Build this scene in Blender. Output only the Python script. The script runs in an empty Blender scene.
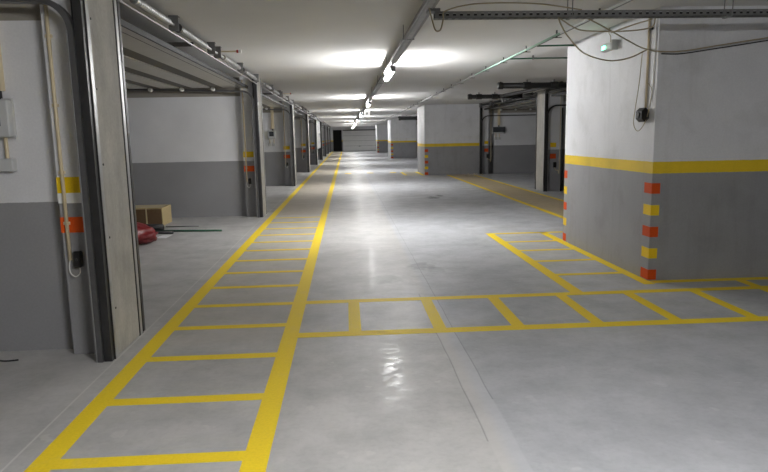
import bpy, math, random
from mathutils import Vector, Matrix, noise
random.seed(7)
SC = bpy.context.scene
COL = SC.collection
PI = math.pi

# ------------------------------------------------------------------ helpers
class MB:
    """collects simple shapes and links them as ONE mesh object"""
    def __init__(self):
        self.v = []; self.f = []; self.s = []; self.m = []
    def add(self, vs, fs, smooth=False, mi=0):
        n = len(self.v)
        self.v += [tuple(p) for p in vs]
        for f in fs:
            self.f.append([i + n for i in f]); self.s.append(smooth); self.m.append(mi)
        return self
    def box(self, x0, x1, y0, y1, z0, z1, mi=0, ch=0.0):
        if x1 < x0: x0, x1 = x1, x0
        if y1 < y0: y0, y1 = y1, y0
        if z1 < z0: z0, z1 = z1, z0
        if ch <= 0:
            vs = [(x, y, z) for x in (x0, x1) for y in (y0, y1) for z in (z0, z1)]
            fs = [(0, 1, 3, 2), (4, 6, 7, 5), (0, 4, 5, 1), (2, 3, 7, 6), (0, 2, 6, 4), (1, 5, 7, 3)]
            return self.add(vs, fs, False, mi)
        c = min(ch, (x1-x0)*.45, (y1-y0)*.45, (z1-z0)*.45)
        X = (x0, x1); Y = (y0, y1); Z = (z0, z1); vs = []; idx = {}
        for i in (0, 1):
            for j in (0, 1):
                for k in (0, 1):
                    sx, sy, sz = (1, -1)[i], (1, -1)[j], (1, -1)[k]
                    for a in range(3):
                        p = [X[i] + (0 if a == 0 else sx*c), Y[j] + (0 if a == 1 else sy*c), Z[k] + (0 if a == 2 else sz*c)]
                        idx[(i, j, k, a)] = len(vs); vs.append(p)
        fs = []
        g = lambda i, j, k, a: idx[(i, j, k, a)]
        for s in (0, 1):
            q = [(0, 0), (1, 0), (1, 1), (0, 1)]
            for a in range(3):
                L = []
                for (u, w) in q:
                    t = {0: (s, u, w), 1: (w, s, u), 2: (u, w, s)}[a]
                    L.append(g(*t, a))
                fs.append(L if s else L[::-1])
        for a in range(3):
            b, d = (a+1) % 3, (a+2) % 3
            for u in (0, 1):
                for w in (0, 1):
                    def t(e):
                        r = [0, 0, 0]; r[a] = e; r[b] = u; r[d] = w; return r
                    L = [g(*t(0), b), g(*t(1), b), g(*t(1), d), g(*t(0), d)]
                    fs.append(L if (u == w) else L[::-1])
        for i in (0, 1):
            for j in (0, 1):
                for k in (0, 1):
                    L = [g(i, j, k, 0), g(i, j, k, 1), g(i, j, k, 2)]
                    fs.append(L if (i+j+k) % 2 else L[::-1])
        return self.add(vs, fs, False, mi)
    def cyl(self, a, b, r, n=14, r2=None, caps=True, mi=0):
        a = Vector(a); b = Vector(b); r2 = r if r2 is None else r2
        d = (b-a).normalized()
        u = d.orthogonal().normalized(); w = d.cross(u)
        vs = []
        for P, R in ((a, r), (b, r2)):
            for i in range(n):
                t = 2*PI*i/n; vs.append(P + (u*math.cos(t) + w*math.sin(t))*R)
        fs = [(i, (i+1) % n, n+(i+1) % n, n+i) for i in range(n)]
        self.add(vs, fs, True, mi)
        if caps:
            self.add(vs[:n], [tuple(range(n))[::-1]], False, mi)
            self.add(vs[n:], [tuple(range(n))], False, mi)
        return self
    def tube(self, pts, r, n=8, sub=6, mi=0, smooth=True):
        P = [Vector(p) for p in pts]
        if smooth and len(P) > 2:
            Q = [P[0]*2 - P[1]] + P + [P[-1]*2 - P[-2]]; out = []
            for i in range(1, len(Q)-2):
                for k in range(sub):
                    t = k/sub; p0, p1, p2, p3 = Q[i-1:i+3]
                    out.append(.5*((2*p1) + (p2-p0)*t + (2*p0-5*p1+4*p2-p3)*t*t + (3*p1-p0-3*p2+p3)*t**3))
            out.append(P[-1]); P = out
        vs = []; u = None
        for i, p in enumerate(P):
            d = (P[min(i+1, len(P)-1)] - P[max(i-1, 0)]).normalized()
            u = d.orthogonal().normalized() if u is None else (u - d*u.dot(d)).normalized()
            w = d.cross(u)
            for k in range(n):
                t = 2*PI*k/n; vs.append(p + (u*math.cos(t) + w*math.sin(t))*r)
        fs = [(i*n+k, i*n+(k+1) % n, (i+1)*n+(k+1) % n, (i+1)*n+k) for i in range(len(P)-1) for k in range(n)]
        fs += [tuple(range(n))[::-1], tuple(range(len(vs)-n, len(vs)))]
        return self.add(vs, fs, True, mi)
    def sweep(self, path, prof_w, prof_d, mi=0):
        """rectangular bar along a path lying in an x-z plane; prof_w across (y), prof_d in plane"""
        P = [Vector(p) for p in path]; vs = []
        for i, p in enumerate(P):
            d = (P[min(i+1, len(P)-1)] - P[max(i-1, 0)]).normalized()
            s = Vector((0, 1, 0)); nrm = d.cross(s).normalized()
            for (a, b) in ((-1, -1), (1, -1), (1, 1), (-1, 1)):
                vs.append(p + s*(a*prof_w/2) + nrm*(b*prof_d/2))
        fs = [(i*4+k, i*4+(k+1) % 4, (i+1)*4+(k+1) % 4, (i+1)*4+k) for i in range(len(P)-1) for k in range(4)]
        fs += [(3, 2, 1, 0), tuple(range(len(vs)-4, len(vs)))]
        return self.add(vs, fs, False, mi)
    def build(self, name, mat, parent=None, bevel=0):
        me = bpy.data.meshes.new(name)
        o = bpy.data.objects.new(name, me); COL.objects.link(o)
        off = Vector((0, 0, 0))
        if parent is not None:
            off = WORLD[parent.name]
        me.from_pydata([tuple(Vector(v) - off) for v in self.v], [], self.f)
        for p, s, mi in zip(me.polygons, self.s, self.m):
            p.use_smooth = s; p.material_index = mi
        for mm in (mat if isinstance(mat, (list, tuple)) else [mat]):
            me.materials.append(mm)
        me.update()
        if parent is not None: o.parent = parent
        WORLD[o.name] = off.copy()
        if bevel:
            b = o.modifiers.new('b', 'BEVEL'); b.width = bevel; b.segments = 2; b.limit_method = 'ANGLE'
        return o
WORLD = {}

def tag(o, label=None, cat=None, group=None, kind=None):
    if label: o['label'] = label
    if cat: o['category'] = cat
    if group: o['group'] = group
    if kind: o['kind'] = kind
    return o
def thing(name, loc, label, cat, group=None):
    o = bpy.data.objects.new(name, None); COL.objects.link(o)
    o.location = loc; o.empty_display_size = .1
    WORLD[o.name] = Vector(loc)
    return tag(o, label, cat, group)
def structure(o): o['kind'] = 'structure'; return o
def copy_thing(o, dv, label, parent=None):
    c = o.copy(); COL.objects.link(c)
    WORLD[c.name] = WORLD[o.name] + Vector(dv)
    if parent is None:
        c.location = Vector(o.location) + Vector(dv)
        c['label'] = label
    else:
        c.parent = parent
    for ch in list(o.children):
        copy_thing(ch, dv, None, c)
    return c

# ------------------------------------------------------------------ materials
def new_mat(name):
    m = bpy.data.materials.new(name); m.use_nodes = True
    nt = m.node_tree; b = nt.nodes['Principled BSDF']
    return m, nt, b
def N(nt, t, **k):
    n = nt.nodes.new(t)
    for a, v in k.items(): setattr(n, a, v)
    return n
def mathn(nt, op, a, b=None, c=None, clamp=False):
    n = N(nt, 'ShaderNodeMath', operation=op, use_clamp=clamp)
    for i, x in enumerate((a, b, c)):
        if x is None: continue
        if isinstance(x, (int, float)): n.inputs[i].default_value = x
        else: nt.links.new(x, n.inputs[i])
    return n.outputs[0]
def mixc(nt, fac, a, b, mode='MIX'):
    n = N(nt, 'ShaderNodeMix', data_type='RGBA', blend_type=mode)
    for sock, x in ((n.inputs[0], fac), (n.inputs[6], a), (n.inputs[7], b)):
        if isinstance(x, (int, float)): sock.default_value = x
        elif isinstance(x, tuple): sock.default_value = x if len(x) == 4 else (*x, 1)
        else: nt.links.new(x, sock)
    return n.outputs[2]
def noise_tex(nt, scale, detail=4, rough=.55, vec=None, stretch=None):
    if vec is None:
        vec = N(nt, 'ShaderNodeNewGeometry').outputs['Position']
    if stretch:
        mp = N(nt, 'ShaderNodeMapping'); mp.inputs['Scale'].default_value = stretch
        nt.links.new(vec, mp.inputs[0]); vec = mp.outputs[0]
    n = N(nt, 'ShaderNodeTexNoise'); n.inputs['Scale'].default_value = scale
    n.inputs['Detail'].default_value = detail; n.inputs['Roughness'].default_value = rough
    nt.links.new(vec, n.inputs['Vector'])
    return n.outputs['Fac']
def ramp(nt, fac, p0, p1):
    n = N(nt, 'ShaderNodeMapRange', clamp=True)
    nt.links.new(fac, n.inputs[0]); n.inputs[1].default_value = p0; n.inputs[2].default_value = p1
    return n.outputs[0]
def bump(nt, b, h, strength=.1, dist=.01):
    n = N(nt, 'ShaderNodeBump'); n.inputs['Strength'].default_value = strength; n.inputs['Distance'].default_value = dist
    nt.links.new(h, n.inputs['Height']); nt.links.new(n.outputs[0], b.inputs['Normal'])

def plain(name, c, rough=.5, metal=0., var=.12, scale=9., spec=.5):
    m, nt, b = new_mat(name)
    f = noise_tex(nt, scale)
    d = tuple(x*(1-var) for x in c); l = tuple(min(1, x*(1+var)) for x in c)
    nt.links.new(mixc(nt, f, d, l), b.inputs['Base Color'])
    b.inputs['Roughness'].default_value = rough; b.inputs['Metallic'].default_value = metal
    b.inputs['Specular IOR Level'].default_value = spec
    return m

WHITE = (.725, .73, .75); GREY = (.30, .30, .31); YEL = (.80, .56, .018); RAW = (.40, .385, .35)
def wall_mat(name, stripe=False, raw_top=None, streak=False, white=WHITE):
    m, nt, b = new_mat(name)
    pos = N(nt, 'ShaderNodeNewGeometry').outputs['Position']
    sep = N(nt, 'ShaderNodeSeparateXYZ'); nt.links.new(pos, sep.inputs[0]); z = sep.outputs[2]
    fine = noise_tex(nt, 60, 3); big = noise_tex(nt, 1.3, 4)
    wob = mathn(nt, 'MULTIPLY', mathn(nt, 'SUBTRACT', noise_tex(nt, 14, 3), .5), .008)
    zz = mathn(nt, 'ADD', z, wob)
    c = mixc(nt, mathn(nt, 'GREATER_THAN', zz, 1.088), GREY, white)
    if stripe:
        band = mathn(nt, 'MULTIPLY', mathn(nt, 'GREATER_THAN', zz, 1.088), mathn(nt, 'LESS_THAN', zz, 1.205))
        c = mixc(nt, band, c, YEL)
    if raw_top:
        c = mixc(nt, mathn(nt, 'GREATER_THAN', z, raw_top), c, (.30, .28, .245))
    c = mixc(nt, ramp(nt, big, .3, .75), c, mixc(nt, 1.0, c, (.86, .86, .86), 'MULTIPLY'))
    c = mixc(nt, ramp(nt, fine, .35, .7), c, mixc(nt, 1.0, c, (.93, .93, .94), 'MULTIPLY'))
    if streak:
        st = noise_tex(nt, 2.2, 5, .6, stretch=(3.5, 3.5, .35))
        c = mixc(nt, ramp(nt, st, .55, .85), c, mixc(nt, 1.0, c, (.84, .835, .82), 'MULTIPLY'))
        c = mixc(nt, ramp(nt, noise_tex(nt, 3.2, 4, .6), .50, .72), c, mixc(nt, 1.0, c, (.88, .88, .87), 'MULTIPLY'))
    nt.links.new(c, b.inputs['Base Color'])
    b.inputs['Roughness'].default_value = .55
    bump(nt, b, fine, .12, .004)
    return m

def concrete(name, c=RAW, rough=.75):
    m, nt, b = new_mat(name)
    st = noise_tex(nt, 3, 5, .6, stretch=(1.6, 1.6, .8)); f = noise_tex(nt, 45, 4)
    k = mixc(nt, ramp(nt, st, .3, .72), tuple(x*.78 for x in c), tuple(min(1, x*1.16) for x in c))
    k = mixc(nt, ramp(nt, f, .3, .7), k, mixc(nt, 1., k, (.88, .88, .87), 'MULTIPLY'))
    nt.links.new(k, b.inputs['Base Color']); b.inputs['Roughness'].default_value = rough
    bump(nt, b, f, .2, .004)
    return m

def floor_mat():
    m, nt, b = new_mat('polished concrete floor')
    pos = N(nt, 'ShaderNodeNewGeometry').outputs['Position']
    sep = N(nt, 'ShaderNodeSeparateXYZ'); nt.links.new(pos, sep.inputs[0]); x, y = sep.outputs[0], sep.outputs[1]
    def rng(v, a, b_, soft=.002):
        return mathn(nt, 'MULTIPLY', ramp(nt, v, a-soft, a+soft), ramp(nt, v, b_+soft, b_-soft))
    def rect(x0, x1, y0, y1, s=.002): return mathn(nt, 'MULTIPLY', rng(x, x0, x1, s), rng(y, y0, y1, s))
    big = noise_tex(nt, .55, 6, .62); mid = noise_tex(nt, 2.6, 6, .65); fin = noise_tex(nt, 30, 4)
    c = mixc(nt, ramp(nt, big, .3, .7), (.385, .385, .39), (.505, .505, .51))
    c = mixc(nt, ramp(nt, mid, .38, .68), c, mixc(nt, 1., c, (.80, .80, .80), 'MULTIPLY'))
    c = mixc(nt, ramp(nt, fin, .45, .8), c, mixc(nt, 1., c, (.90, .90, .90), 'MULTIPLY'))
    # pale splashes of cement
    sp = noise_tex(nt, 5.5, 3, .5)
    c = mixc(nt, mathn(nt, 'MULTIPLY', ramp(nt, sp, .66, .70), .35), c, (.55, .55, .54))
    # dusty tan walkways
    dust = noise_tex(nt, 6, 4, .6, stretch=(.5, 3, 1))
    tan = mixc(nt, dust, (.36, .315, .25), (.42, .38, .32))
    wl = mathn(nt, 'MULTIPLY', rect(-1.5, -.42, 12.6, 75, .08), .75)
    wl2 = mathn(nt, 'MULTIPLY', rect(-1.5, -.42, 4.6, 12.6, .08), .22)
    wr = mathn(nt, 'MULTIPLY', rect(3.9, 4.84, 8.7, 24.4, .04), .95)
    for k in (wl, wl2): c = mixc(nt, k, c, tan)
    c = mixc(nt, wr, c, mixc(nt, dust, (.41, .315, .175), (.49, .395, .25)))
    # repaired strip along the saw cut, and the cuts themselves
    wobx = mathn(nt, 'ADD', x, mathn(nt, 'MULTIPLY', mathn(nt, 'SUBTRACT', noise_tex(nt, 1.2, 2), .5), .03))
    def rectw(x0, x1, y0, y1, s=.002): return mathn(nt, 'MULTIPLY', rng(wobx, x0, x1, s), rng(y, y0, y1, s))
    c = mixc(nt, mathn(nt, 'MULTIPLY', rectw(.665, .80, -9, 5.7, .006), .4), c, (.50, .50, .50))
    c = mixc(nt, mathn(nt, 'MULTIPLY', rectw(.797, .805, 3.4, 24, .002), .38), c, (.08, .08, .08))
    c = mixc(nt, mathn(nt, 'MULTIPLY', rectw(.655, .663, 2.9, 5.9, .002), .42), c, (.10, .10, .10))
    c = mixc(nt, mathn(nt, 'MULTIPLY', rect(-1.645, -1.633, -9, 70, .002), .5), c, (.62, .62, .61))
    # oily stains with their own outline
    def stain(cx, cy, rx, ry, k, colr):
        global c_
        dx = mathn(nt, 'DIVIDE', mathn(nt, 'SUBTRACT', x, cx), rx); dy = mathn(nt, 'DIVIDE', mathn(nt, 'SUBTRACT', y, cy), ry)
        d = mathn(nt, 'ADD', mathn(nt, 'MULTIPLY', dx, dx), mathn(nt, 'MULTIPLY', dy, dy))
        d = mathn(nt, 'ADD', d, mathn(nt, 'MULTIPLY', mathn(nt, 'SUBTRACT', noise_tex(nt, 7, 5, .65), .5), 5.0))
        return mathn(nt, 'MULTIPLY', ramp(nt, d, 1.1, .3), k), colr
    for s in ((.84, 7.2, .17, .22, .5, (.15, .15, .15)), (.97, 6.98, .12, .16, .3, (.17, .17, .17)),
              (.38, 6.6, .16, .22, .3, (.16, .16, .16)), (2.1, 15.4, .16, .3, .8, (.08, .08, .08)), (2.33, 15.9, .10, .25, .8, (.08, .08, .08)),
              (.1, 6.5, .5, .5, .18, (.2, .2, .2))):
        k, cc = stain(*s); c = mixc(nt, k, c, cc)
    side = ramp(nt, wobx, .70, .76)
    c = mixc(nt, 1.0, c, mixc(nt, side, (1.0, .985, .955), (.965, .985, 1.02)), 'MULTIPLY')
    nt.links.new(c, b.inputs['Base Color'])
    nt.links.new(mathn(nt, 'MULTIPLY', ramp(nt, noise_tex(nt, 11, 4, .6), .45, .68), .16), b.inputs['Coat Weight'])
    r = mathn(nt, 'ADD', mathn(nt, 'MULTIPLY', ramp(nt, mid, .3, .7), .14), .44)
    nt.links.new(r, b.inputs['Roughness'])
    b.inputs['Specular IOR Level'].default_value = .4
    b.inputs['Coat Roughness'].default_value = .17
    bump(nt, b, noise_tex(nt, 13, 6, .65), .11, .008)
    return m

def paint_mat(name, c, rough=.6, wear=.22):
    m, nt, b = new_mat(name)
    w = noise_tex(nt, 5, 6, .7); f = noise_tex(nt, 70, 3)
    k = mixc(nt, mathn(nt, 'MULTIPLY', ramp(nt, w, .56, .72), wear), c, tuple(x*.6+.18 for x in c))
    k = mixc(nt, ramp(nt, f, .4, .8), k, mixc(nt, 1., k, (.88, .88, .88), 'MULTIPLY'))
    nt.links.new(k, b.inputs['Base Color']); b.inputs['Roughness'].default_value = rough; b.inputs['Specular IOR Level'].default_value = .28
    return m

def emit_mat(name, c, s):
    m, nt, b = new_mat(name)
    b.inputs['Base Color'].default_value = (*c, 1)
    b.inputs['Emission Color'].default_value = (*c, 1); b.inputs['Emission Strength'].default_value = s
    return m

def ceiling_mat():
    m, nt, b = new_mat('ceiling plaster')
    big = noise_tex(nt, .5, 5, .6); f = noise_tex(nt, 40, 3)
    c = mixc(nt, ramp(nt, big, .3, .7), (.655, .65, .64), (.725, .72, .71))
    pos = N(nt, 'ShaderNodeNewGeometry').outputs['Position']
    sep = N(nt, 'ShaderNodeSeparateXYZ'); nt.links.new(pos, sep.inputs[0])
    fr = mathn(nt, 'FRACT', mathn(nt, 'DIVIDE', mathn(nt, 'ADD', sep.outputs[1], 4.2), 8.0))
    c = mixc(nt, mathn(nt, 'MULTIPLY', mathn(nt, 'LESS_THAN', fr, .0025), .35), c, (.35, .30, .24))
    nt.links.new(c, b.inputs['Base Color']); b.inputs['Roughness'].default_value = .8
    bump(nt, b, f, .1, .003)
    return m

M = dict(
    floor=floor_mat(), ceiling=ceiling_mat(),
    wall=wall_mat('two tone bay wall', raw_top=2.325), wall_stripe=wall_mat('striped core wall', True, streak=True),
    pillar_paint=wall_mat('two tone pillar paint'), raw=concrete('raw concrete', (.36, .345, .31)), slab=concrete('pale concrete', (.43, .415, .375)),
    yellow=paint_mat('yellow floor paint', (.82, .60, .02)), yellow_bar=paint_mat('yellow wall paint', (.82, .56, .012), .5, .1),
    orange=paint_mat('orange wall paint', (.75, .10, .008), .6, .0), red=paint_mat('red orange wall paint', (.60, .07, .004), .65, .0),
    track=plain('track steel', (.15, .15, .155), .45, .7, .25, 12), spring=plain('oiled spring steel', (.42, .42, .42), .45, .8, .2, 14),
    galv=plain('galvanised steel', (.42, .42, .42), .42, .9, .2, 14), galv_dull=plain('dull galvanised steel', (.36, .36, .36), .5, .7, .2, 10),
    tray=plain('cable tray steel', (.22, .22, .22), .5, .6, .2, 16),
    dark=plain('dark steel', (.06, .06, .062), .42, .7, .25, 12), rubber=plain('black rubber', (.012, .012, .012), .6),
    alu=plain('aluminium profile', (.55, .54, .52), .35, .75, .12, 8), door_in=plain('pale door sheet', (.56, .55, .52), .45, .1, .1, 5),
    strut_shade=plain('brown grey strut and door shade', (.12, .112, .10), .6, .2, .15, 5), door_white=plain('white door sheet', (.82, .82, .81), .5, 0, .06, 3),
    beige=plain('beige plastic conduit', (.66, .56, .38), .5, 0, .06), cable=plain('beige cable', (.36, .31, .21), .6), wcable=plain('white cable', (.72, .72, .70), .5),
    grey_plastic=plain('grey plastic', (.50, .51, .51), .45, 0, .06), black=plain('black plastic', (.012, .012, .013), .35),
    tray_mid=plain('weathered tray steel', (.27, .27, .27), .5, .65, .25, 10),
    button=plain('dull black rubber', (.008, .008, .009), .5, 0, .1, 9, .25),
    window=plain('smoked window', (.05, .055, .06), .15), green_cable=plain('green cable', (.02, .10, .055), .5), tray_pale=plain('grey conduit', (.36, .36, .36), .45), conduit=plain('green glow tinted conduit', (.34, .52, .42), .45),
    pvc=plain('black drain pipe', (.018, .018, .019), .45), lamp_body=plain('lamp housing', (.55, .55, .55), .5), clear=plain('grey diffuser', (.6, .62, .6), .3),
    kraft=plain('brown cardboard', (.13, .075, .035), .8, 0, .2, 20), kraft_light=plain('pale cardboard', (.42, .33, .17), .8, 0, .15, 20), tape=plain('pale tape', (.48, .40, .24), .5),
    bag=plain('red plastic sack', (.17, .012, .014), .42, 0, .35, 9), paper=plain('white paper', (.75, .75, .75), .8), rubble=plain('broken plaster', (.42, .36, .28), .9, 0, .3, 12),
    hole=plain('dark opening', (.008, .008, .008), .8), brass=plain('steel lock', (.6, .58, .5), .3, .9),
    lamp=emit_mat('lit tube', (1.0, .995, .99), 160.0), led=emit_mat('green led', (.10, 1.0, .50), 5.0), sign=emit_mat('lit sign face', (1, 1, 1), .55), red_led=plain('red lamp cap', (.5, .02, .015), .3),
)

H = 2.68
# ------------------------------------------------------------------ setting
fl = structure(MB().box(-7.5, 10.2, -12, 76, -.25, 0).build('floor', M['floor']))
ce = structure(MB().box(-7.5, 10.2, -12, 76, H, H+.3).build('ceiling', M['ceiling']))
structure(MB().box(-7.5, -7.3, -12, 76, 0, H).build('wall_left', M['wall']))
structure(MB().box(10.0, 10.2, -12, 76, 0, H).build('wall_right', M['wall']))
structure(MB().box(-7.3, 10.0, -12, -11.8, 0, H).build('wall_back', M['wall']))
# far end wall with its opening and the big door
w = MB()
w.box(-7.3, -1.42, 71, 71.2, 0, H); w.box(3.3, 10, 71, 71.2, 0, H); w.box(-1.42, 3.3, 71, 71.2, 2.34, H); w.box(-.46, -.34, 71, 71.2, 0, 2.34)
structure(w.build('wall_front', M['wall_stripe']))
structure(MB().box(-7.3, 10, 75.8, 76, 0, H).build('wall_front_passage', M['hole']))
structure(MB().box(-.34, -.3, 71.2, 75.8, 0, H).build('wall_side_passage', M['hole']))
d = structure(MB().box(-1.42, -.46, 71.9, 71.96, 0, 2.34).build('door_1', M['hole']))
d2 = MB()
for i in range(4):
    d2.box(-.34, 3.3, 71.06, 71.11, .02+i*.56, .02+i*.56+.545, ch=.008)
d2 = structure(d2.build('door_2', M['door_white']))
MB().box(-.34, 3.3, 70.97, 71.10, 2.26, 2.34).build('door_header', M['dark'], d2)
MB().box(-.34, 3.3, 71.05, 71.10, 0, .02).build('door_seal', M['rubber'], d2)
MB().box(1.4, 1.6, 71.03, 71.06, .5, .55).build('door_handle', M['dark'], d2)

# stair and lift cores on the right
def core(x0, x1, y0, y1, marks_left_back=False):
    o = structure(MB().box(x0, x1, y0, y1, 0, H, ch=.006).build('wall_core', M['wall_stripe']))
    return o
def corner_bars(o, x, y, sx, sy, wx=.115, wy=.10):
    """painted bars wrapped round a vertical corner: sx,sy point into the block"""
    for i in range(5):
        z = .010 + i*.2195; t = .0015
        m = MB()
        m.box(x-sx*t, x+sx*wx, y-sy*t, y+sy*.0005, z, z+.105)
        m.box(x-sx*t, x+sx*.0005, y-sy*t, y+sy*wy, z, z+.105)
        m.build('paint_bar', M['red'] if i % 2 == 0 else M['yellow_bar'], o)
RC = .32
def arc(k, off=0.0):
    a = k*PI/2
    return (3.032+RC-(RC+off)*math.cos(a), 8.95-RC+(RC+off)*math.sin(a))
poly = [(5.1, 6.13), (5.1, 8.95)] + [arc(1-i/16) for i in range(17)] + [(3.032, 6.13)]
n = len(poly); m = MB()
m.add([(x, y, 0) for x, y in poly] + [(x, y, H) for x, y in poly], [(i, (i+1) % n, n+(i+1) % n, n+i) for i in range(n)] + [tuple(range(n))[::-1], tuple(range(n, 2*n))])
for i in range(2, 18): m.s[i] = False
c0 = structure(m.build('wall_core', M['wall_stripe']))
corner_bars(c0, 3.032, 6.13, 1, 1, .085, .16)
for i in range(5):
    z = .010 + i*.2195; m = MB()
    path = [(3.032-.0015, 8.95-RC-.07)] + [arc(k/12*.8, .0015) for k in range(13)]
    for (xa, ya), (xb, yb) in zip(path[:-1], path[1:]):
        m.add([(xa, ya, z), (xb, yb, z), (xb, yb, z+.105), (xa, ya, z+.105)], [(3, 2, 1, 0)])
    m.build('paint_bar', M['red'] if i % 2 == 0 else M['yellow_bar'], c0)
c1 = core(3.02, 5.15, 24.45, 26.9); corner_bars(c1, 3.02, 24.45, 1, 1, .13, .02); 
c2 = core(3.1, 4.9, 44.2, 47.2); corner_bars(c2, 3.1, 44.2, 1, 1, .16, .02)
c3 = core(3.03, 5.0, 62.0, 65.0); corner_bars(c3, 3.03, 62.0, 1, 1, .16, .02)
structure(MB().box(5.1, 10, 6.13, 6.33, 0, H).build('wall_right_ramp', M['wall_stripe']))

# partition walls between the box garages
LY = [4.4 + 8*k for k in range(9)]
for y in LY:
    structure(MB().box(-7.3, -1.985, y+.20, y+.42, 0, H).build('wall_partition', M['wall']))
RY = [16.4, 24.4, 32.4, 40.4, 48.4, 56.4, 64.4]
for y in RY[:2]:
    structure(MB().box(5.66 if y < 20 else 5.5, 10, y+.05, y+.27, 0, H).build('wall_partition', M['wall']))
structure(MB().box(5.15, 5.35, 26.9, 71, 0, H).build('wall_right_far', M['wall']))
structure(MB().box(5.15, 10, 26.7, 26.9, 0, H).build('wall_right_garage', M['wall']))

# ------------------------------------------------------------------ floor paint (part of the floor)
T = .0015
lw = .115
m = MB(); m.box(-1.530, -1.412, -4, 70.5, 0, T); m.box(-.530, -.408, -4, 70.5, 0, T)
for i, y in enumerate([2.885-.71*k for k in range(1, 6)][::-1] + [2.87, 3.575, 4.30, 5.02, 5.70, 6.42, 7.13, 7.86, 8.575, 9.27, 9.95, 10.66, 11.42, 12.12]):
    m.box(-1.412, -.530, y-.048, y+.048, 0, T)
tag(m.build('walkway_marking', M['yellow'], fl), 'yellow ladder walkway painted down the left side')
m = MB(); m.box(-.408, 4.9, 4.665, 4.785, 0, T); m.box(-.408, 4.9, 5.655, 5.765, 0, T)
for x in (.03, .70, 1.325, 1.97, 2.615, 3.26, 3.94):
    m.box(x-.05, x+.05, 4.785, 5.655, 0, T)
m.box(3.05, 5.0, 6.02, 6.125, 0, T)
for x in (3.94,): m.box(x-.05, x+.05, 5.765, 6.02, 0, T)
tag(m.build('crossing_marking', M['yellow'], fl), 'yellow crossing ladder painted across the aisle')
m = MB(); m.box(2.10, 2.22, 5.765, 9.51, 0, T); m.box(2.925, 3.04, 5.98, 9.51, 0, T); m.box(2.22, 3.30, 9.41, 9.51, 0, T)
for y in (8.68, 7.995, 7.28, 6.53): m.box(2.22, 2.925, y-.045, y+.045, 0, T)
tag(m.build('bay_marking', M['yellow'], fl), 'yellow ladder beside the pale core wall')
m = MB(); m.box(3.82, 3.93, 9.2, 24.3, 0, T); m.box(4.80, 4.90, 9.2, 24.0, 0, T)
tag(m.build('side_walkway_marking', M['yellow'], fl), 'yellow lines of the side walkway')
m = MB(); m.box(2.25, 2.36, 24.6, 26.9, 0, T); m.box(2.89, 3.01, 24.3, 26.9, 0, T)
for y in (24.7, 25.4, 26.1, 26.8): m.box(2.36, 2.89, y-.05, y+.05, 0, T)
for x in (.05, .98, 1.95): m.box(x-.13, x+.13, 26.6, 27.0, 0, T)
m.build('far_marking', M['yellow'], fl)

# ------------------------------------------------------------------ pillars of the left aisle
ORD = ['first', 'second', 'third', 'fourth', 'fifth', 'sixth', 'seventh', 'eighth', 'ninth']
def make_pillar(y0, label):
    p = thing('concrete_pillar', (-1.69, y0, 0), label, 'pillar', 'pillars along the left aisle')
    m = MB(); m.box(-1.99, -1.735, y0+.07, y0+.55, 0, H, ch=.004)
    m.build('painted_stub', M['pillar_paint'], p)
    m = MB(); m.box(-1.735, -1.652, y0-.055, y0+.535, 0, H, ch=.006)
    m.build('concrete_face', M['slab'], p)
    y = y0+.07
    MB().box(-1.992, -1.795, y-.0015, y+.003, 1.158, 1.268).build('paint_bar', M['yellow_bar'], p)
    MB().box(-1.992, -1.795, y-.0015, y+.003, .882, .991).build('paint_bar', M['orange'], p)
    MB().box(-1.993, -1.80, y-.0008, y+.002, 1.088, 1.158).build('paint_bar', M['door_white'], p)
    # steel edge trims of the door jambs
    m = MB(); m.box(-1.656, -1.647, y0-.056, y0-.01, 0.0, H); m.build('edge_trim', M['galv'], p)
    m = MB(); m.box(-1.735, -1.648, y0-.066, y0-.055, 0, H); m.build('rubber_seal', M['rubber'], p)
    m = MB(); m.box(-1.656, -1.646, y0+.482, y0+.528, 0, H); m.build('edge_trim', M['galv'], p)
    m = MB(); m.box(-1.656, -1.648, y0+.468, y0+.482, 0, H); m.box(-1.735, -1.646, y0+.532, y0+.540, 0, H); m.build('rubber_seal', M['rubber'], p)
    m = MB()
    for z in (.35, .85, 1.35, 1.85, 2.3): m.cyl((-1.646, y0+.01, z), (-1.643, y0+.01, z), .008, 8)
    m.build('bolt_row', M['dark'], p)
    return p
P0 = make_pillar(LY[0], 'nearest concrete pillar at the left, filling the picture height, orange and yellow bars')
for k in range(1, 9):
    copy_thing(P0, (0, 8*k, 0), '%s concrete pillar of the left row, counted from the nearest one' % ORD[k])

# key switch with its conduit on each pillar face
def make_switch(y0, label):
    y = y0+.07
    t = thing('key_switch', (-1.93, y, .7), label, 'switch', 'key switches on the left pillars')
    m = MB(); m.tube([(-1.945, y-.012, 2.62), (-1.945, y-.012, .69)], .0125, 10, smooth=False)
    for z in (2.2, 1.75, 1.3, .95): m.box(-1.965, -1.925, y-.018, y, z-.01, z+.01)
    m.build('conduit', M['beige'], t)
    hb = MB().box(-1.915, -1.858, y-.050, y, .640, .755, ch=.010).build('switch_box', M['black'], t)
    MB().cyl((-1.886, y-.050, .70), (-1.886, y-.056, .70), .009, 12).build('keyhole', M['dark'], hb)
    MB().tube([(-1.945, y-.012, .695), (-1.952, y-.02, .645), (-1.942, y-.03, .60), (-1.910, y-.03, .575), (-1.880, y-.03, .60), (-1.876, y-.03, .645)], .004, 6).build('cable_loop', M['wcable'], t)
    return t
S0 = make_switch(LY[0], 'black key switch with beige conduit on the nearest left pillar')
for k in range(1, 8):
    copy_thing(S0, (0, 8*k, 0), 'black key switch with conduit on the %s left pillar from the nearest' % ORD[k])

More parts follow.
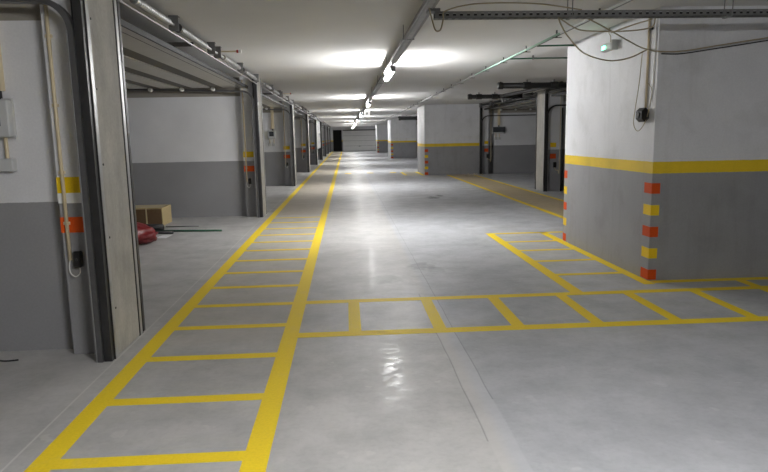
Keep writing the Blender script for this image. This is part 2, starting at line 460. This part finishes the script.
# ------------------------------------------------------------------ overhead sectional doors
def make_door(ya, yb, label, side=-1, X=-1.70, zt=2.395, R_=.20, group='overhead garage doors along the left aisle', far=False):
    """open door: pillars' inner faces at y=ya and y=yb, jamb plane at X, bay towards side"""
    s = side
    t = thing('sectional_garage_door', (X, (ya+yb)/2, 0), label, 'garage door', group)
    xx = lambda d: X + s*d
    for y in (ya+.06, yb-.035):
        xc = xx(.030+R_); zc = zt-R_
        path = [(xx(.030), y, .0), (xx(.030), y, zc*.5)]
        path += [(xc - s*R_*math.cos(a), y, zc + R_*math.sin(a)) for a in [i*PI/20 for i in range(11)]]
        path += [(xx(2.9), y, zt+(.085 if not far else .01))]
        MB().sweep(path, .07, .035).build('curved_track', M['track'] if not far else M['dark'], t)
        MB().box(xx(.048), xx(.056), y-.040, y+.02, 0, zc).build('track_lip', M['galv_dull'], t)
        MB().box(xx(-.045), xx(.009), y-.02, y+.02, 0, 2.6).build('jamb_angle', M['dark'], t)
    # stored sections under the ceiling
    x0 = .12
    MB().box(xx(x0), xx(x0+.10), ya+.10, yb-.10, 2.445, 2.485, ch=.004).build('bottom_rail', M['alu'], t)
    m = MB(); m.box(xx(x0-.02), xx(x0), ya+.10, yb-.10, 2.44, 2.49); m.box(xx(x0+.10), xx(x0+.118), ya+.10, yb-.10, 2.45, 2.48)
    m.build('rubber_seal', M['rubber'], t)
    for i in range(5):
        a = x0+.12+i*.57
        sec = MB().box(xx(a), xx(a+.33), ya+.10, yb-.10, 2.465, 2.505, ch=.004).build('door_section', M['door_in'], t)
        MB().box(xx(a+.33), xx(a+.568), ya+.10, yb-.10, 2.482, 2.503).build('shade_strip', M['strut_shade'], sec)  # shade beside the deep door reinforcing, put in as a dark strip
        m = MB()
        m.cyl((xx(a+.50), yb-.20, 2.435), (xx(a+.50), yb-.11, 2.435), .035, 12)
        m.cyl((xx(a+.50), ya+.17, 2.45), (xx(a+.50), ya+.11, 2.45), .028, 12)
        m.build('roller', M['wcable'], sec)
    # header profile, spring shaft and brackets
    out = .10
    MB().box(xx(-.070), xx(-.050), ya+.02, yb-.07, 2.518, 2.530).build('header_profile', M['spring'] if not far else M['dark'], t)
    xs = xx(-.085); zs = 2.592
    sh = MB(); sh.cyl((xs, ya+.02, zs), (xs, yb-.10, zs), .016, 12); sh.build('spring_shaft', M['galv_dull'] if not far else M['dark'], t)
    L = yb-ya
    for f0, f1 in ((.04, .17), (.225, .385), (.53, .70), (.78, .93)):
        m = MB(); m.cyl((xs, ya+f0*L, zs), (xs, ya+f1*L, zs), .033, 14)
        for q in range(int((f1-f0)*L/.05)):
            yy = ya+f0*L+q*.05; m.cyl((xs, yy, zs), (xs, yy+.02, zs), .036, 12)
        m.build('torsion_spring', M['spring'] if not far else M['dark'], t)
    for f in (.195, .425, .475, .715, .955):
        y = ya+f*L
        m = MB(); m.box(xs-.045, xs+.05, y-.005, y+.005, 2.535, H); m.box(xs-.045, xs+.05, y-.005, y+.07, H-.008, H); m.box(xs+.02*0-.045, xs-.035, y, y+.07, 2.53, H)
        m.build('bearing_plate', M['tray'], t)
    m = MB()
    for f in (.215, .74): m.cyl((xs, ya+f*L, zs), (xs, ya+f*L+.06, zs), .045, 14)
    m.build('coupling', M['dark'], t)
    # ceiling struts that carry the tracks
    for y in (ya+.33*L,):
        m = MB(); m.box(xx(-.04), xx(2.8), y-.03, y+.03, 2.535, 2.575); m.build('middle_strut', M['strut_shade'], t)
        m = MB(); m.box(xx(1.0), xx(1.03), y-.02, y+.02, 2.575, H); m.build('hanger', M['galv_dull'], t)
    return t
def make_left(k, label): return make_door(LY[k]+.54, LY[k+1]-.055, label)
D0 = make_left(0, 'open overhead garage door behind the nearest left pillar, its long spring shaft under the ceiling')
lab = {1: 'open overhead garage door between the second and third pillars of the left row',
       2: 'open overhead garage door between the third and fourth pillars of the left row',
       3: 'open overhead garage door between the fourth and fifth pillars of the left row',
       5: 'open overhead garage door between the sixth and seventh pillars of the left row',
       6: 'open overhead garage door between the seventh and eighth pillars of the left row',
       7: 'open overhead garage door between the eighth and ninth pillars of the left row'}
copy_thing(D0, (0, -8, 0), 'open overhead garage door at the left edge, before the nearest pillar')
for k, l in lab.items(): copy_thing(D0, (0, 8*k, 0), l)
# the half shut one
t = thing('sectional_garage_door', (-1.8, LY[4]+4.2, 0), 'half lowered white garage door far down the left aisle, the only one not raised', 'garage door', 'overhead garage doors along the left aisle')
for i in range(4):
    MB().box(-1.80, -1.76, LY[4]+.68, LY[5]-.16, .85+i*.445, .85+i*.445+.438, ch=.006).build('door_section', M['door_white'], t)
for y in (LY[4]+.64, LY[5]-.12):
    MB().box(-1.82, -1.75, y-.03, y+.03, 0, 2.60).build('vertical_track', M['dark'], t)
MB().box(-1.80, -1.76, LY[4]+.68, LY[5]-.16, .82, .85).build('rubber_seal', M['rubber'], t)
MB().cyl((-1.615, LY[4]+.7, 2.592), (-1.615, LY[5]-.16, 2.592), .03, 12).build('spring_shaft', M['galv'], t)

# little warning lamps on arms in front of the door shafts
def make_warn(y, label):
    t = thing('warning_lamp', (-1.6, y, 2.64), label, 'lamp', 'lamps on arms over the left doors')
    MB().tube([(-1.70, y, 2.635), (-1.39, y, 2.635)], .010, 8, smooth=False).build('arm', M['beige'], t)
    MB().box(-1.70, -1.66, y-.02, y+.02, 2.61, H).build('bracket', M['tray'], t)
    MB().cyl((-1.39, y, 2.635), (-1.365, y, 2.635), .020, 12).build('red_cap', M['red_led'], t)
    MB().cyl((-1.365, y, 2.635), (-1.33, y, 2.635), .024, 12).build('white_tip', M['door_white'], t)
    return t
W0 = make_warn(8.60, 'small red and white lamp on a thin arm over the nearest visible garage opening')
copy_thing(W0, (0, 8, 0), 'small lamp on a thin arm over the opening past the second left pillar')

# control boxes on the partition walls
def make_box(x, y, label, wide=0, name='control_box', beige_top=H):
    t = thing(name, (x, y, 1.3), label, 'control box', 'control boxes on the partition walls')
    b = MB().box(x-.145-wide, x+.085+wide, y-.085, y, 1.545, 1.80, ch=.008).build('housing', M['grey_plastic'], t)
    MB().box(x-.115-wide, x+.030+wide*1.6, y-.089, y-.083, 1.62-wide*.2, 1.77+wide*.2).build('window_panel', M['window'], b)
    MB().box(x-.150-wide, x+.090+wide, y-.020, y-.0005, 1.535, 1.81).build('back_plate', M['lamp_body'], b)
    MB().box(x-.045, x+.045, y-.055, y, 1.86, beige_top).build('cable_duct', M['beige'], t)
    MB().box(x-.02, x+.02, y-.03, y, 1.80, 1.86).build('cable_gland', M['black'], t)
    MB().cyl((x+.02, y-.02, 1.545), (x+.02, y-.02, 1.40), .013, 8).build('conduit', M['beige'], t)
    MB().box(x-.03, x+.07, y-.06, y, 1.31, 1.40, ch=.006).build('junction_box', M['grey_plastic'], t)
    MB().cyl((x-.11, y-.02, 1.545), (x-.11, y-.02, 1.40), .013, 8).build('conduit', M['beige'], t)
    MB().box(x-.16, x-.06, y-.06, y, 1.31, 1.40, ch=.006).build('junction_box', M['grey_plastic'], t)
    return t
B0 = make_box(-2.375, LY[0]+.20, 'grey control box with beige duct on the wall at the left edge')
copy_thing(B0, (.06, 16, -.04), 'grey control box with beige duct on the wall before the third left pillar')
BR = make_box(5.90, RY[1]+.05, 'dark windowed control box under a beige duct in the right hand garage', wide=.12)

# ------------------------------------------------------------------ right hand garages
def make_rpillar(y0, label):
    p = thing('concrete_pillar', (5.2, y0, 0), label, 'pillar', 'pillars of the right hand garages')
    MB().box(5.10, 5.19, y0-.02, y0+.62, 0, H, ch=.006).build('concrete_face', M['slab'], p)
    MB().box(5.19, 5.66, y0+.05, y0+.55, 0, H).build('painted_stub', M['pillar_paint'], p)
    MB().box(5.095, 5.11, y0-.028, y0+.03, 0, H).build('edge_trim', M['galv'], p)
    MB().box(5.11, 5.19, y0-.030, y0-.020, 0, H).build('rubber_seal', M['rubber'], p)
    MB().box(5.29, 5.45, y0+.0485, y0+.052, 1.15, 1.268).build('paint_bar', M['yellow_bar'], p)
    MB().box(5.29, 5.45, y0+.0485, y0+.052, .85, .98).build('paint_bar', M['red'], p)
    return p
R0 = make_rpillar(RY[0], 'concrete pillar of the right hand garages standing left of the big core wall')
R0.location.x += .05
copy_thing(R0, (0, 8, 0), 'farther pillar of the right hand garages, beside the distant striped core')
def make_rswitch(y0, label):
    y = y0+.05
    t = thing('key_switch', (5.45, y, .7), label, 'switch', 'key switches on the right pillars')
    MB().box(5.42, 5.50, y-.05, y, .62, .76, ch=.008).build('switch_box', M['black'], t)
    MB().tube([(5.59, y-.012, 2.6), (5.59, y-.012, .62), (5.55, y-.02, .55), (5.48, y-.02, .56), (5.46, y-.02, .62)], .010, 8).build('conduit', M['beige'], t)
    return t
RS = make_rswitch(RY[0], 'black key switch on the right hand garage pillar near the core wall')
RS.location.x += .005
copy_thing(RS, (0, 8, 0), 'black key switch on the farther right hand garage pillar')
GR = 'overhead garage doors of the right hand garages'
make_door(RY[0]+.62, RY[1]-.02, 'open overhead garage door between the two right hand pillars', 1, 5.19, 2.22, .25, GR, True)
make_door(RY[0]-7.4, RY[0]-.02, 'open overhead garage door partly hidden by the core wall on the right', 1, 5.19, 2.22, .25, GR, True)

# grey pipe down the partition of the right garage
tag(MB().tube([(5.60, 16.30, 0.0), (5.60, 16.30, 2.16)], .02, 8, smooth=False).build('steel_conduit', M['dark']), 'thin dark vertical pipe beside the right hand pillar and core wall', 'pipe')

# ------------------------------------------------------------------ drain pipes under the ceiling
def drain(name, x0, x1, y, z, label, r=.06, joints=()):
    t = thing(name, (x0, y, z), label, 'pipe', 'black drain pipes under the ceiling')
    MB().tube([(x0, y, z), (x1, y, z)], r, 14, smooth=False).build('pipe_run', M['pvc'], t)
    m = MB(); m.cyl((x0-.01, y, z), (x0+.10, y, z), r*1.22, 14); m.cyl((x0, y, z), (x0+.08, y, z+r*.6), r, 12)
    m.build('end_cap', M['pvc'], t)
    for jx in joints:
        m = MB(); m.cyl((jx-.08, y, z), (jx+.08, y, z), r*1.25, 14); m.build('pipe_collar', M['pvc'], t)
        MB().box(jx-.015, jx+.015, y-.015, y+.015, z+r, H).build('hanger', M['tray'], t)
    return t
drain('drain_pipe', 3.36, 4.97, 14.0, 2.555, 'upper black drain pipe under the ceiling left of the big core wall', .062, (4.0, 4.6))
drain('drain_pipe', 3.45, 4.97, 17.9, 2.56, 'lower longer black drain pipe under the ceiling above the right garages', .06, (3.75, 4.2, 4.75))
drain('drain_pipe', 2.75, 5.1, 33.0, 2.425, 'distant black drain pipe between the two far cores', .09, (3.7, 4.4))
t = thing('branch_pipe', (4.6, 16.5, 2.56), 'grey slanting pipe joining the black drain pipes on the right', 'pipe')
MB().tube([(4.75, 14.1, 2.58), (4.55, 16.0, 2.57), (4.35, 17.8, 2.56)], .045, 12).build('pipe_run', M['pvc'], t)
MB().cyl((4.76, 13.95, 2.58), (4.73, 14.2, 2.58), .055, 12).build('pipe_collar', M['pvc'], t)
t = thing('cable_duct', (3.3, 38, 2.56), 'grey slanting ceiling duct near the far core', 'duct')
MB().tube([(3.2, 37, 2.60), (4.6, 30, 2.60)], .06, 10, smooth=False).build('duct_run', M['tray'], t)
MB().box(4.2, 4.24, 31.8, 31.84, 2.61, H).build('hanger', M['tray'], t); MB().box(3.4, 3.44, 35.9, 35.94, 2.61, H).build('hanger', M['tray'], t)

# ------------------------------------------------------------------ cable trays
def channel(m, axis, a0, a1, c0, c1, z0, z1, th=.003, slots=None):
    """U channel open to the top along an axis"""
    def bx(u0, u1, v0, v1, w0, w1):
        if axis == 'y': m.box(v0, v1, u0, u1, w0, w1)
        else: m.box(u0, u1, v0, v1, w0, w1)
    if slots is None:
        bx(a0, a1, c0, c1, z0, z0+th); bx(a0, a1, c0, c0+th, z0+th, z1); bx(a0, a1, c1-th, c1, z0+th, z1)
    else:
        pitch, gap = slots; h = z1-z0
        for v in (c0, c1-th):
            bx(a0, a1, v, v+th, z0, z0+h*.30); bx(a0, a1, v, v+th, z0+h*.70, z1)
            u = a0
            while u < a1:
                bx(u, min(a1, u+pitch-gap), v, v+th, z0+h*.30, z0+h*.70); u += pitch
        wd = c1-c0
        for f0, f1 in ((.0, .2), (.42, .58), (.8, 1.)):
            bx(a0, a1, c0+wd*f0, c0+wd*f1, z0, z0+th)
        u = a0
        while u < a1:
            bx(u, min(a1, u+pitch-gap), c0, c1, z0, z0+th*.9); u += pitch
TX0, TX1, TZ0, TZ1 = .652, .752, 2.530, 2.568
t = thing('cable_tray', (.68, 0, TZ0), 'long steel cable tray running down the middle of the ceiling', 'cable tray')
m = MB(); channel(m, 'y', -9, 68, TX0, TX1, TZ0, TZ1)
for q in (.018, .076): m.box(TX0+q, TX0+q+.006, -9, 68, TZ0-.006, TZ0)
m.build('tray_channel', M['tray_mid'], t)
m = MB(); m.tube([(.68, -9, 2.545), (.68, 68, 2.545)], .011, 6, smooth=False); m.tube([(.72, -9, 2.543), (.72, 68, 2.543)], .009, 6, smooth=False)
m.build('cable_bundle', M['rubber'], t)
for i in range(26):
    y = -4.2 + i*2.8
    m = MB(); m.cyl((TX0-.006, y, TZ0), (TX0-.006, y, H), .004, 6); m.cyl((TX1+.006, y, TZ0), (TX1+.006, y, H), .004, 6); m.box(TX0-.010, TX1+.010, y-.012, y+.012, TZ0-.006, TZ0)
    m.build('hanger', M['tray'], t)
t = thing('cable_tray', (2.7, 5.4, 2.47), 'perforated steel cable tray crossing the top right corner', 'cable tray')
m = MB(); channel(m, 'x', .757, 7.0, 5.36, 5.46, 2.455, 2.507, .003, (.058, .026)); m.build('tray_channel', M['tray'], t)
m = MB()
for q in range(4): m.tube([(.76, 5.385+q*.017, 2.470), (2.5, 5.39+q*.014, 2.470), (4.2, 5.38+q*.018, 2.470), (7, 5.39+q*.016, 2.470)], .0085, 6)
for q in range(3): m.tube([(.76, 5.39+q*.017, 2.485), (3.1, 5.392+q*.016, 2.485), (7, 5.39+q*.018, 2.486)], .0085, 6)
m.build('cable_bundle', M['rubber'], t)  # filler cables added inside the tray so its slots look dark
for x in (1.9, 3.27, 5.0, 6.5):
    m = MB(); m.cyl((x, 5.35, 2.45), (x, 5.35, H), .005, 6); m.cyl((x, 5.47, 2.45), (x, 5.47, H), .005, 6); m.box(x-.012, x+.012, 5.34, 5.48, 2.448, 2.455)
    m.build('hanger', M['tray'], t)
m = MB(); m.box(.70, .80, 5.35, 5.47, 2.507, 2.53); m.build('corner_joint', M['tray'], t)

# ------------------------------------------------------------------ lights under the tray
LZ = 2.455
def make_light(y, label):
    t = thing('batten_light', (.702, y, LZ), label, 'light', 'lit batten lights under the long tray')
    m = MB(); m.box(.676, .728, y-.76, y+.76, LZ+.022, LZ+.050, ch=.006); m.build('housing', M['tray_mid'], t)
    b = MB(); b.tube([(.702, y-.75, LZ), (.702, y+.75, LZ)], .035, 16, smooth=False); b.build('diffuser', M['lamp'], t)
    for s in (-1, 1):
        MB().box(.666, .738, y+s*.75, y+s*.785, LZ-.036, LZ+.052, ch=.008).build('end_cap', M['tray_mid'], t)
        MB().box(.664, .740, y+s*.5-.012, y+s*.5+.012, LZ+.05, TZ0-.006).build('clip', M['tray_mid'], t)
    return t
LYS = [1.0, 10.08, 19.2, 28.3, 37.4, 46.5, 55.6, 64.7]
names = ['ceiling batten light over the camera side end of the aisle', 'nearest lit ceiling light in view, hanging below the long tray'] + ['%s lit ceiling light down the aisle from the nearest one in view' % w for w in ORD[1:7]]
L0 = make_light(LYS[0], names[0])
for y, n in list(zip(LYS, names))[1:]: copy_thing(L0, (0, y-LYS[0], 0), n)

# hanging exit style sign
t = thing('hanging_sign', (.90, 27, 2.48), 'small white square sign hanging beside the row of ceiling lights', 'sign')
MB().box(.80, 1.02, 26.98, 27.02, 2.37, 2.59, ch=.006).build('sign_panel', M['sign'], t)
MB().box(.86, .96, 26.974, 26.98, 2.43, 2.53).build('sign_symbol', M['grey_plastic'], t)
for x in (.84, .98): MB().cyl((x, 27, 2.59), (x, 27, H), .004, 6).build('hanger', M['tray'], t)

# ------------------------------------------------------------------ conduit with clips on the right of the ceiling
CX, CZ = 2.42, 2.612
t = thing('ceiling_conduit', (CX, 15, CZ), 'grey and green glow tinted conduit on clips along the ceiling right of the tray', 'conduit')
MB().tube([(CX, -6, CZ), (CX+.012, 7.2, CZ)], .013, 8, smooth=False).build('conduit_run', M['tray_pale'], t)
tag(MB().tube([(CX+.012, 7.2, CZ), (CX+.02, 12, CZ)], .0135, 8, smooth=False).build('conduit_run', M['conduit'], t), 'green glow tinted conduit length')  # green glow on this length is put into its colour
MB().tube([(CX+.02, 12, CZ), (CX+.12, 30, CZ), (CX+.14, 66, CZ)], .013, 8, smooth=False).build('conduit_run', M['tray_pale'], t)
m = MB(); m.tube([(CX+.05, -6, CZ+.01), (CX+.07, 12, CZ+.01), (CX+.17, 30, CZ+.01), (CX+.19, 66, CZ+.01)], .009, 8, smooth=False); m.build('cable_run', M['tray'], t)
for i in range(22):
    y = 1.2 + i*1.25
    dx = .02 if y < 12 else .02+(y-12)/180
    m = MB(); m.box(CX+dx-.022, CX+dx+.085, y-.012, y+.012, CZ-.018, CZ-.012); m.box(CX+dx+.02, CX+dx+.034, y-.010, y+.010, CZ-.012, H)
    m.build('clip', M['dark'], t)
for y, x1, l in ((8.38, 3.03, 'dark green cable branching from the conduit to the core wall'), (9.75, 5.2, 'dark green cable branching from the conduit past the end of the core wall')):
    q = MB(); q.tube([(CX+.10, y, CZ+.02), (CX+.5, y, CZ+.025), (x1, y, CZ+.02)], .011, 8, smooth=False)
    o = tag(q.build('branch_cable', M['green_cable']), l, 'cable', 'green branch cables')
    m = MB()
    for x in [CX+.45+.55*j for j in range(int((x1-CX-.3)/.55))]: m.box(x-.01, x+.01, y-.016, y+.016, CZ+.005, H)
    m.build('clip', M['tray'], o)

# ------------------------------------------------------------------ things on the core wall
t = thing('emergency_light', (3.03, 7.25, 2.46), 'small emergency light with a glowing green lamp high on the core wall', 'emergency light')
MB().box(2.995, 3.032, 7.08, 7.42, 2.415, 2.50, ch=.008).build('housing', M['lamp_body'], t)
MB().box(2.965, 2.995, 7.10, 7.41, 2.420, 2.495, ch=.012).build('diffuser', M['clear'], t)
MB().box(2.955, 2.9645, 7.25, 7.33, 2.435, 2.475, ch=.004).build('green_lamp', M['led'], t)
MB().box(2.955, 3.032, 7.055, 7.08, 2.405, 2.515, ch=.005).build('end_plate', M['clear'], t)
MB().tube([(3.03, 7.27, 2.50), (3.02, 7.24, 2.57), (3.022, 7.30, 2.62), (3.026, 7.29, 2.678)], .004, 6).build('cable_loop', M['cable'], t)

t = thing('push_button', (3.03, 6.33, 1.67), 'black push button box at the foot of a beige conduit on the core wall corner', 'button')
MB().box(2.955, 3.032, 6.225, 6.425, 1.60, 1.74, ch=.034).build('button_box', M['button'], t)
MB().cyl((2.955, 6.325, 1.67), (2.945, 6.325, 1.67), .03, 14).build('button_cap', M['button'], t)
MB().tube([(3.020, 6.315, 2.66), (3.020, 6.315, 1.74)], .012, 8, smooth=False).build('conduit', M['beige'], t)
MB().tube([(3.020, 6.44, 2.30), (3.00, 6.44, 2.0), (2.98, 6.46, 1.74), (2.97, 6.46, 1.58), (2.98, 6.38, 1.51), (2.99, 6.27, 1.58), (3.0, 6.20, 1.72), (3.01, 6.18, 1.90), (3.020, 6.29, 1.98)], .004, 6, sub=8).build('cable_loop', M['cable'], t)
MB().tube([(3.026, 6.17, 2.66), (3.026, 6.19, 2.0), (3.026, 6.22, 1.8)], .006, 6).build('side_cable', M['wcable'], t)
tag(MB().cyl((3.032, 6.26, 2.50), (2.99, 6.26, 2.505), .014, 10).build('wall_anchor', M['dark']), 'dark anchor stub high on the core wall beside the corner', 'anchor')

# loose cables that sag between the cross tray and the wall
def loose(pts, r, label, mat='cable', name='loose_cable'):
    return tag(MB().tube(pts, r, 6, sub=8).build(name, M[mat]), label, 'cable', 'loose cables at the top right')
loose([(1.798, 5.41, 2.469), (1.858, 5.47, 2.39), (1.971, 5.6, 2.315), (2.163, 5.75, 2.207), (2.467, 5.95, 2.165), (2.741, 6.12, 2.206), (2.975, 6.28, 2.294), (3.015, 6.31, 2.31)], .0065, 'lowest sagging beige cable looping from the cross tray to the conduit')
loose([(1.923, 5.41, 2.508), (2.177, 5.6, 2.458), (2.402, 5.75, 2.398), (2.768, 6.0, 2.3), (2.923, 6.08, 2.274), (3.022, 6.105, 2.262), (3.257, 6.105, 2.262), (3.602, 6.095, 2.31), (4.088, 6.085, 2.376), (5.0, 6.08, 2.50)], .0065, 'long beige cable crossing down to the corner and along the dark wall to the right')
loose([(1.806, 5.42, 2.463), (1.951, 5.48, 2.395), (2.071, 5.52, 2.369), (2.344, 5.55, 2.364), (2.581, 5.55, 2.377), (2.671, 5.52, 2.401), (2.664, 5.47, 2.456)], .006, 'shallow beige cable hanging just below the cross tray')
loose([(2.389, 5.72, 2.38), (2.523, 5.6, 2.423), (2.644, 5.475, 2.453)], .006, 'short beige cable rising to the cross tray near the corner')
loose([(.70, 5.30, 2.52), (.72, 5.26, 2.42), (.745, 5.25, 2.34), (.785, 5.25, 2.345), (.81, 5.26, 2.43), (.84, 5.30, 2.50), (1.1, 5.34, 2.56), (1.6, 5.40, 2.57), (2.0, 5.41, 2.52)], .006, 'beige cable loop hanging where the two trays meet')
tag(MB().tube([(3.06, 6.123, 2.242), (3.257, 6.123, 2.240), (3.602, 6.123, 2.285), (4.088, 6.123, 2.352), (5.0, 6.123, 2.48)], .006, 6).build('cable_shadow', M['rubber']), 'dark line on the right wall standing in for the shadow of the beige cable', 'cable')  # shadow of the long beige cable, built as a thin dark tube

# ------------------------------------------------------------------ things lying in the first garage
t = thing('cardboard_box', (-3.63, 11.65, 0), 'brown cardboard box on the floor against the far wall of the garage', 'box')
MB().box(-4.05, -3.30, 11.40, 11.98, 0, .325, ch=.004).build('carton', [M['kraft_light']], t)
MB().box(-4.04, -3.315, 11.396, 11.402, .01, .305).build('front_panel', M['kraft'], t)
MB().box(-3.592, -3.568, 11.390, 11.397, 0, .325).build('tape_strip', M['tape'], t)
m = MB(); m.add([(-4.05, 11.40, .328), (-3.30, 11.40, .328), (-3.30, 11.68, .345), (-4.05, 11.68, .345)], [(0, 1, 2, 3)]); m.add([(-4.05, 11.98, .328), (-3.30, 11.98, .328), (-3.30, 11.69, .346), (-4.05, 11.69, .346)], [(3, 2, 1, 0)])
m.build('top_flap', M['tape'], t)

def sack():
    import bmesh
    bm = bmesh.new(); bmesh.ops.create_icosphere(bm, subdivisions=4, radius=1)
    for v in bm.verts:
        n = v.co.normalized()
        d = 1 + .28*noise.noise(n*2.1 + Vector((3, 1, 2))) + .10*noise.noise(n*6) + .05*abs(noise.noise(n*13))
        v.co = Vector((n.x*.36*d, n.y*.28*d, n.z*.13*d))
        if n.z > .1: v.co.z += .075*math.exp(-((n.x-.15)**2)*4)
        v.co.z = max(v.co.z + .105, 0.0)
    me = bpy.data.meshes.new('plastic_sack'); bm.to_mesh(me); bm.free()
    for p in me.polygons: p.use_smooth = True
    me.materials.append(M['bag'])
    o = bpy.data.objects.new('plastic_sack', me); COL.objects.link(o); o.location = (-3.205, 9.45, 0)
    return o
tag(sack(), 'crumpled red plastic sack on the floor just behind the nearest pillar', 'sack')
tag(MB().tube([(-3.85, 10.85, .062), (-3.12, 10.74, .062)], .060, 16, smooth=False).build('pipe_offcut', M['pvc']), 'short thick black pipe lying between the red sack and the box', 'pipe')
tag(MB().tube([(-3.80, 10.50, .03), (-2.86, 10.40, .02)], .028, 12, smooth=False).build('pipe_offcut', M['pvc']), 'thinner black pipe lying in front of the thick black one', 'pipe')
o = tag(MB().tube([(-3.25, 10.66, .018), (-2.7, 10.60, .016), (-2.10, 10.52, .016)], .016, 8, smooth=False).build('green_rod', M['green_cable']), 'long thin green rod lying on the garage floor', 'rod')
tag(MB().tube([(-3.2, 11.2, .012), (-2.62, 11.15, .012)], .010, 8, smooth=False).build('steel_rod', M['tray']), 'thin grey rod lying on the floor beyond the green one', 'rod')
m = MB(); m.add([(-3.02, 9.95, .004), (-2.84, 9.90, .004), (-2.80, 10.15, .018), (-2.98, 10.22, .006)], [(0, 1, 2, 3)]); m.add([(-3.02, 9.95, .002), (-2.84, 9.90, .002), (-2.80, 10.15, .016), (-2.98, 10.22, .004)], [(3, 2, 1, 0)])
tag(m.build('paper_sheet', M['paper']), 'scrap of white paper on the floor right of the red sack', 'paper')
m = MB(); m.tube([(-2.46, 4.38, .006), (-2.40, 4.36, .008), (-2.33, 4.38, .006)], .006, 6)
tag(m.build('twig', M['rubber']), 'tiny dark scrap on the floor by the left edge wall', 'scrap')

# rubble by the far core
m = MB()
for i in range(26):
    x = random.uniform(4.45, 5.25); y = random.uniform(23.6, 24.15); r = random.uniform(.02, .07)
    n0 = len(m.v); vs = []
    for a in range(6): vs.append((x+r*math.cos(a*PI/3)*random.uniform(.7, 1.3), y+r*math.sin(a*PI/3)*random.uniform(.7, 1.3), 0))
    vs.append((x+random.uniform(-.3, .3)*r, y+random.uniform(-.3, .3)*r, r*random.uniform(.7, 1.3)))
    m.add(vs, [(a, (a+1) % 6, 6) for a in range(6)] + [(5, 4, 3, 2, 1, 0)])
tag(m.build('rubble_heap', M['rubble']), 'low heap of plaster rubble by the far garage pillar', 'rubble', kind='stuff')

# ------------------------------------------------------------------ world, camera, view
wd = bpy.data.worlds.new('World'); SC.world = wd; wd.use_nodes = True
wd.node_tree.nodes['Background'].inputs[0].default_value = (.5, .5, .5, 1); wd.node_tree.nodes['Background'].inputs[1].default_value = 0.0
f_, p_, y_, r_ = 631.857, .155662691, .0566107194, -.0188643132
cy, sy, cp, sp, cr, sr = math.cos(y_), math.sin(y_), math.cos(p_), math.sin(p_), math.cos(r_), math.sin(r_)
F = Vector((sy*cp, cy*cp, -sp)); Rt = Vector((cy, -sy, 0)); U = Rt.cross(F)
R2 = Rt*cr + U*sr; U2 = -Rt*sr + U*cr
cam = bpy.data.cameras.new('Camera'); co = bpy.data.objects.new('Camera', cam); COL.objects.link(co)
cam.sensor_fit = 'HORIZONTAL'; cam.sensor_width = 36; cam.lens = f_*36/768; cam.clip_start = .05; cam.clip_end = 300
mt = Matrix((R2, U2, -F)).transposed().to_4x4(); mt.translation = (0, 0, 1.5)
co.matrix_world = mt
SC.camera = co
vs = SC.view_settings
vs.view_transform = 'Standard'; vs.look = 'None'; vs.gamma = 1; vs.use_curve_mapping = False; vs.exposure = .88
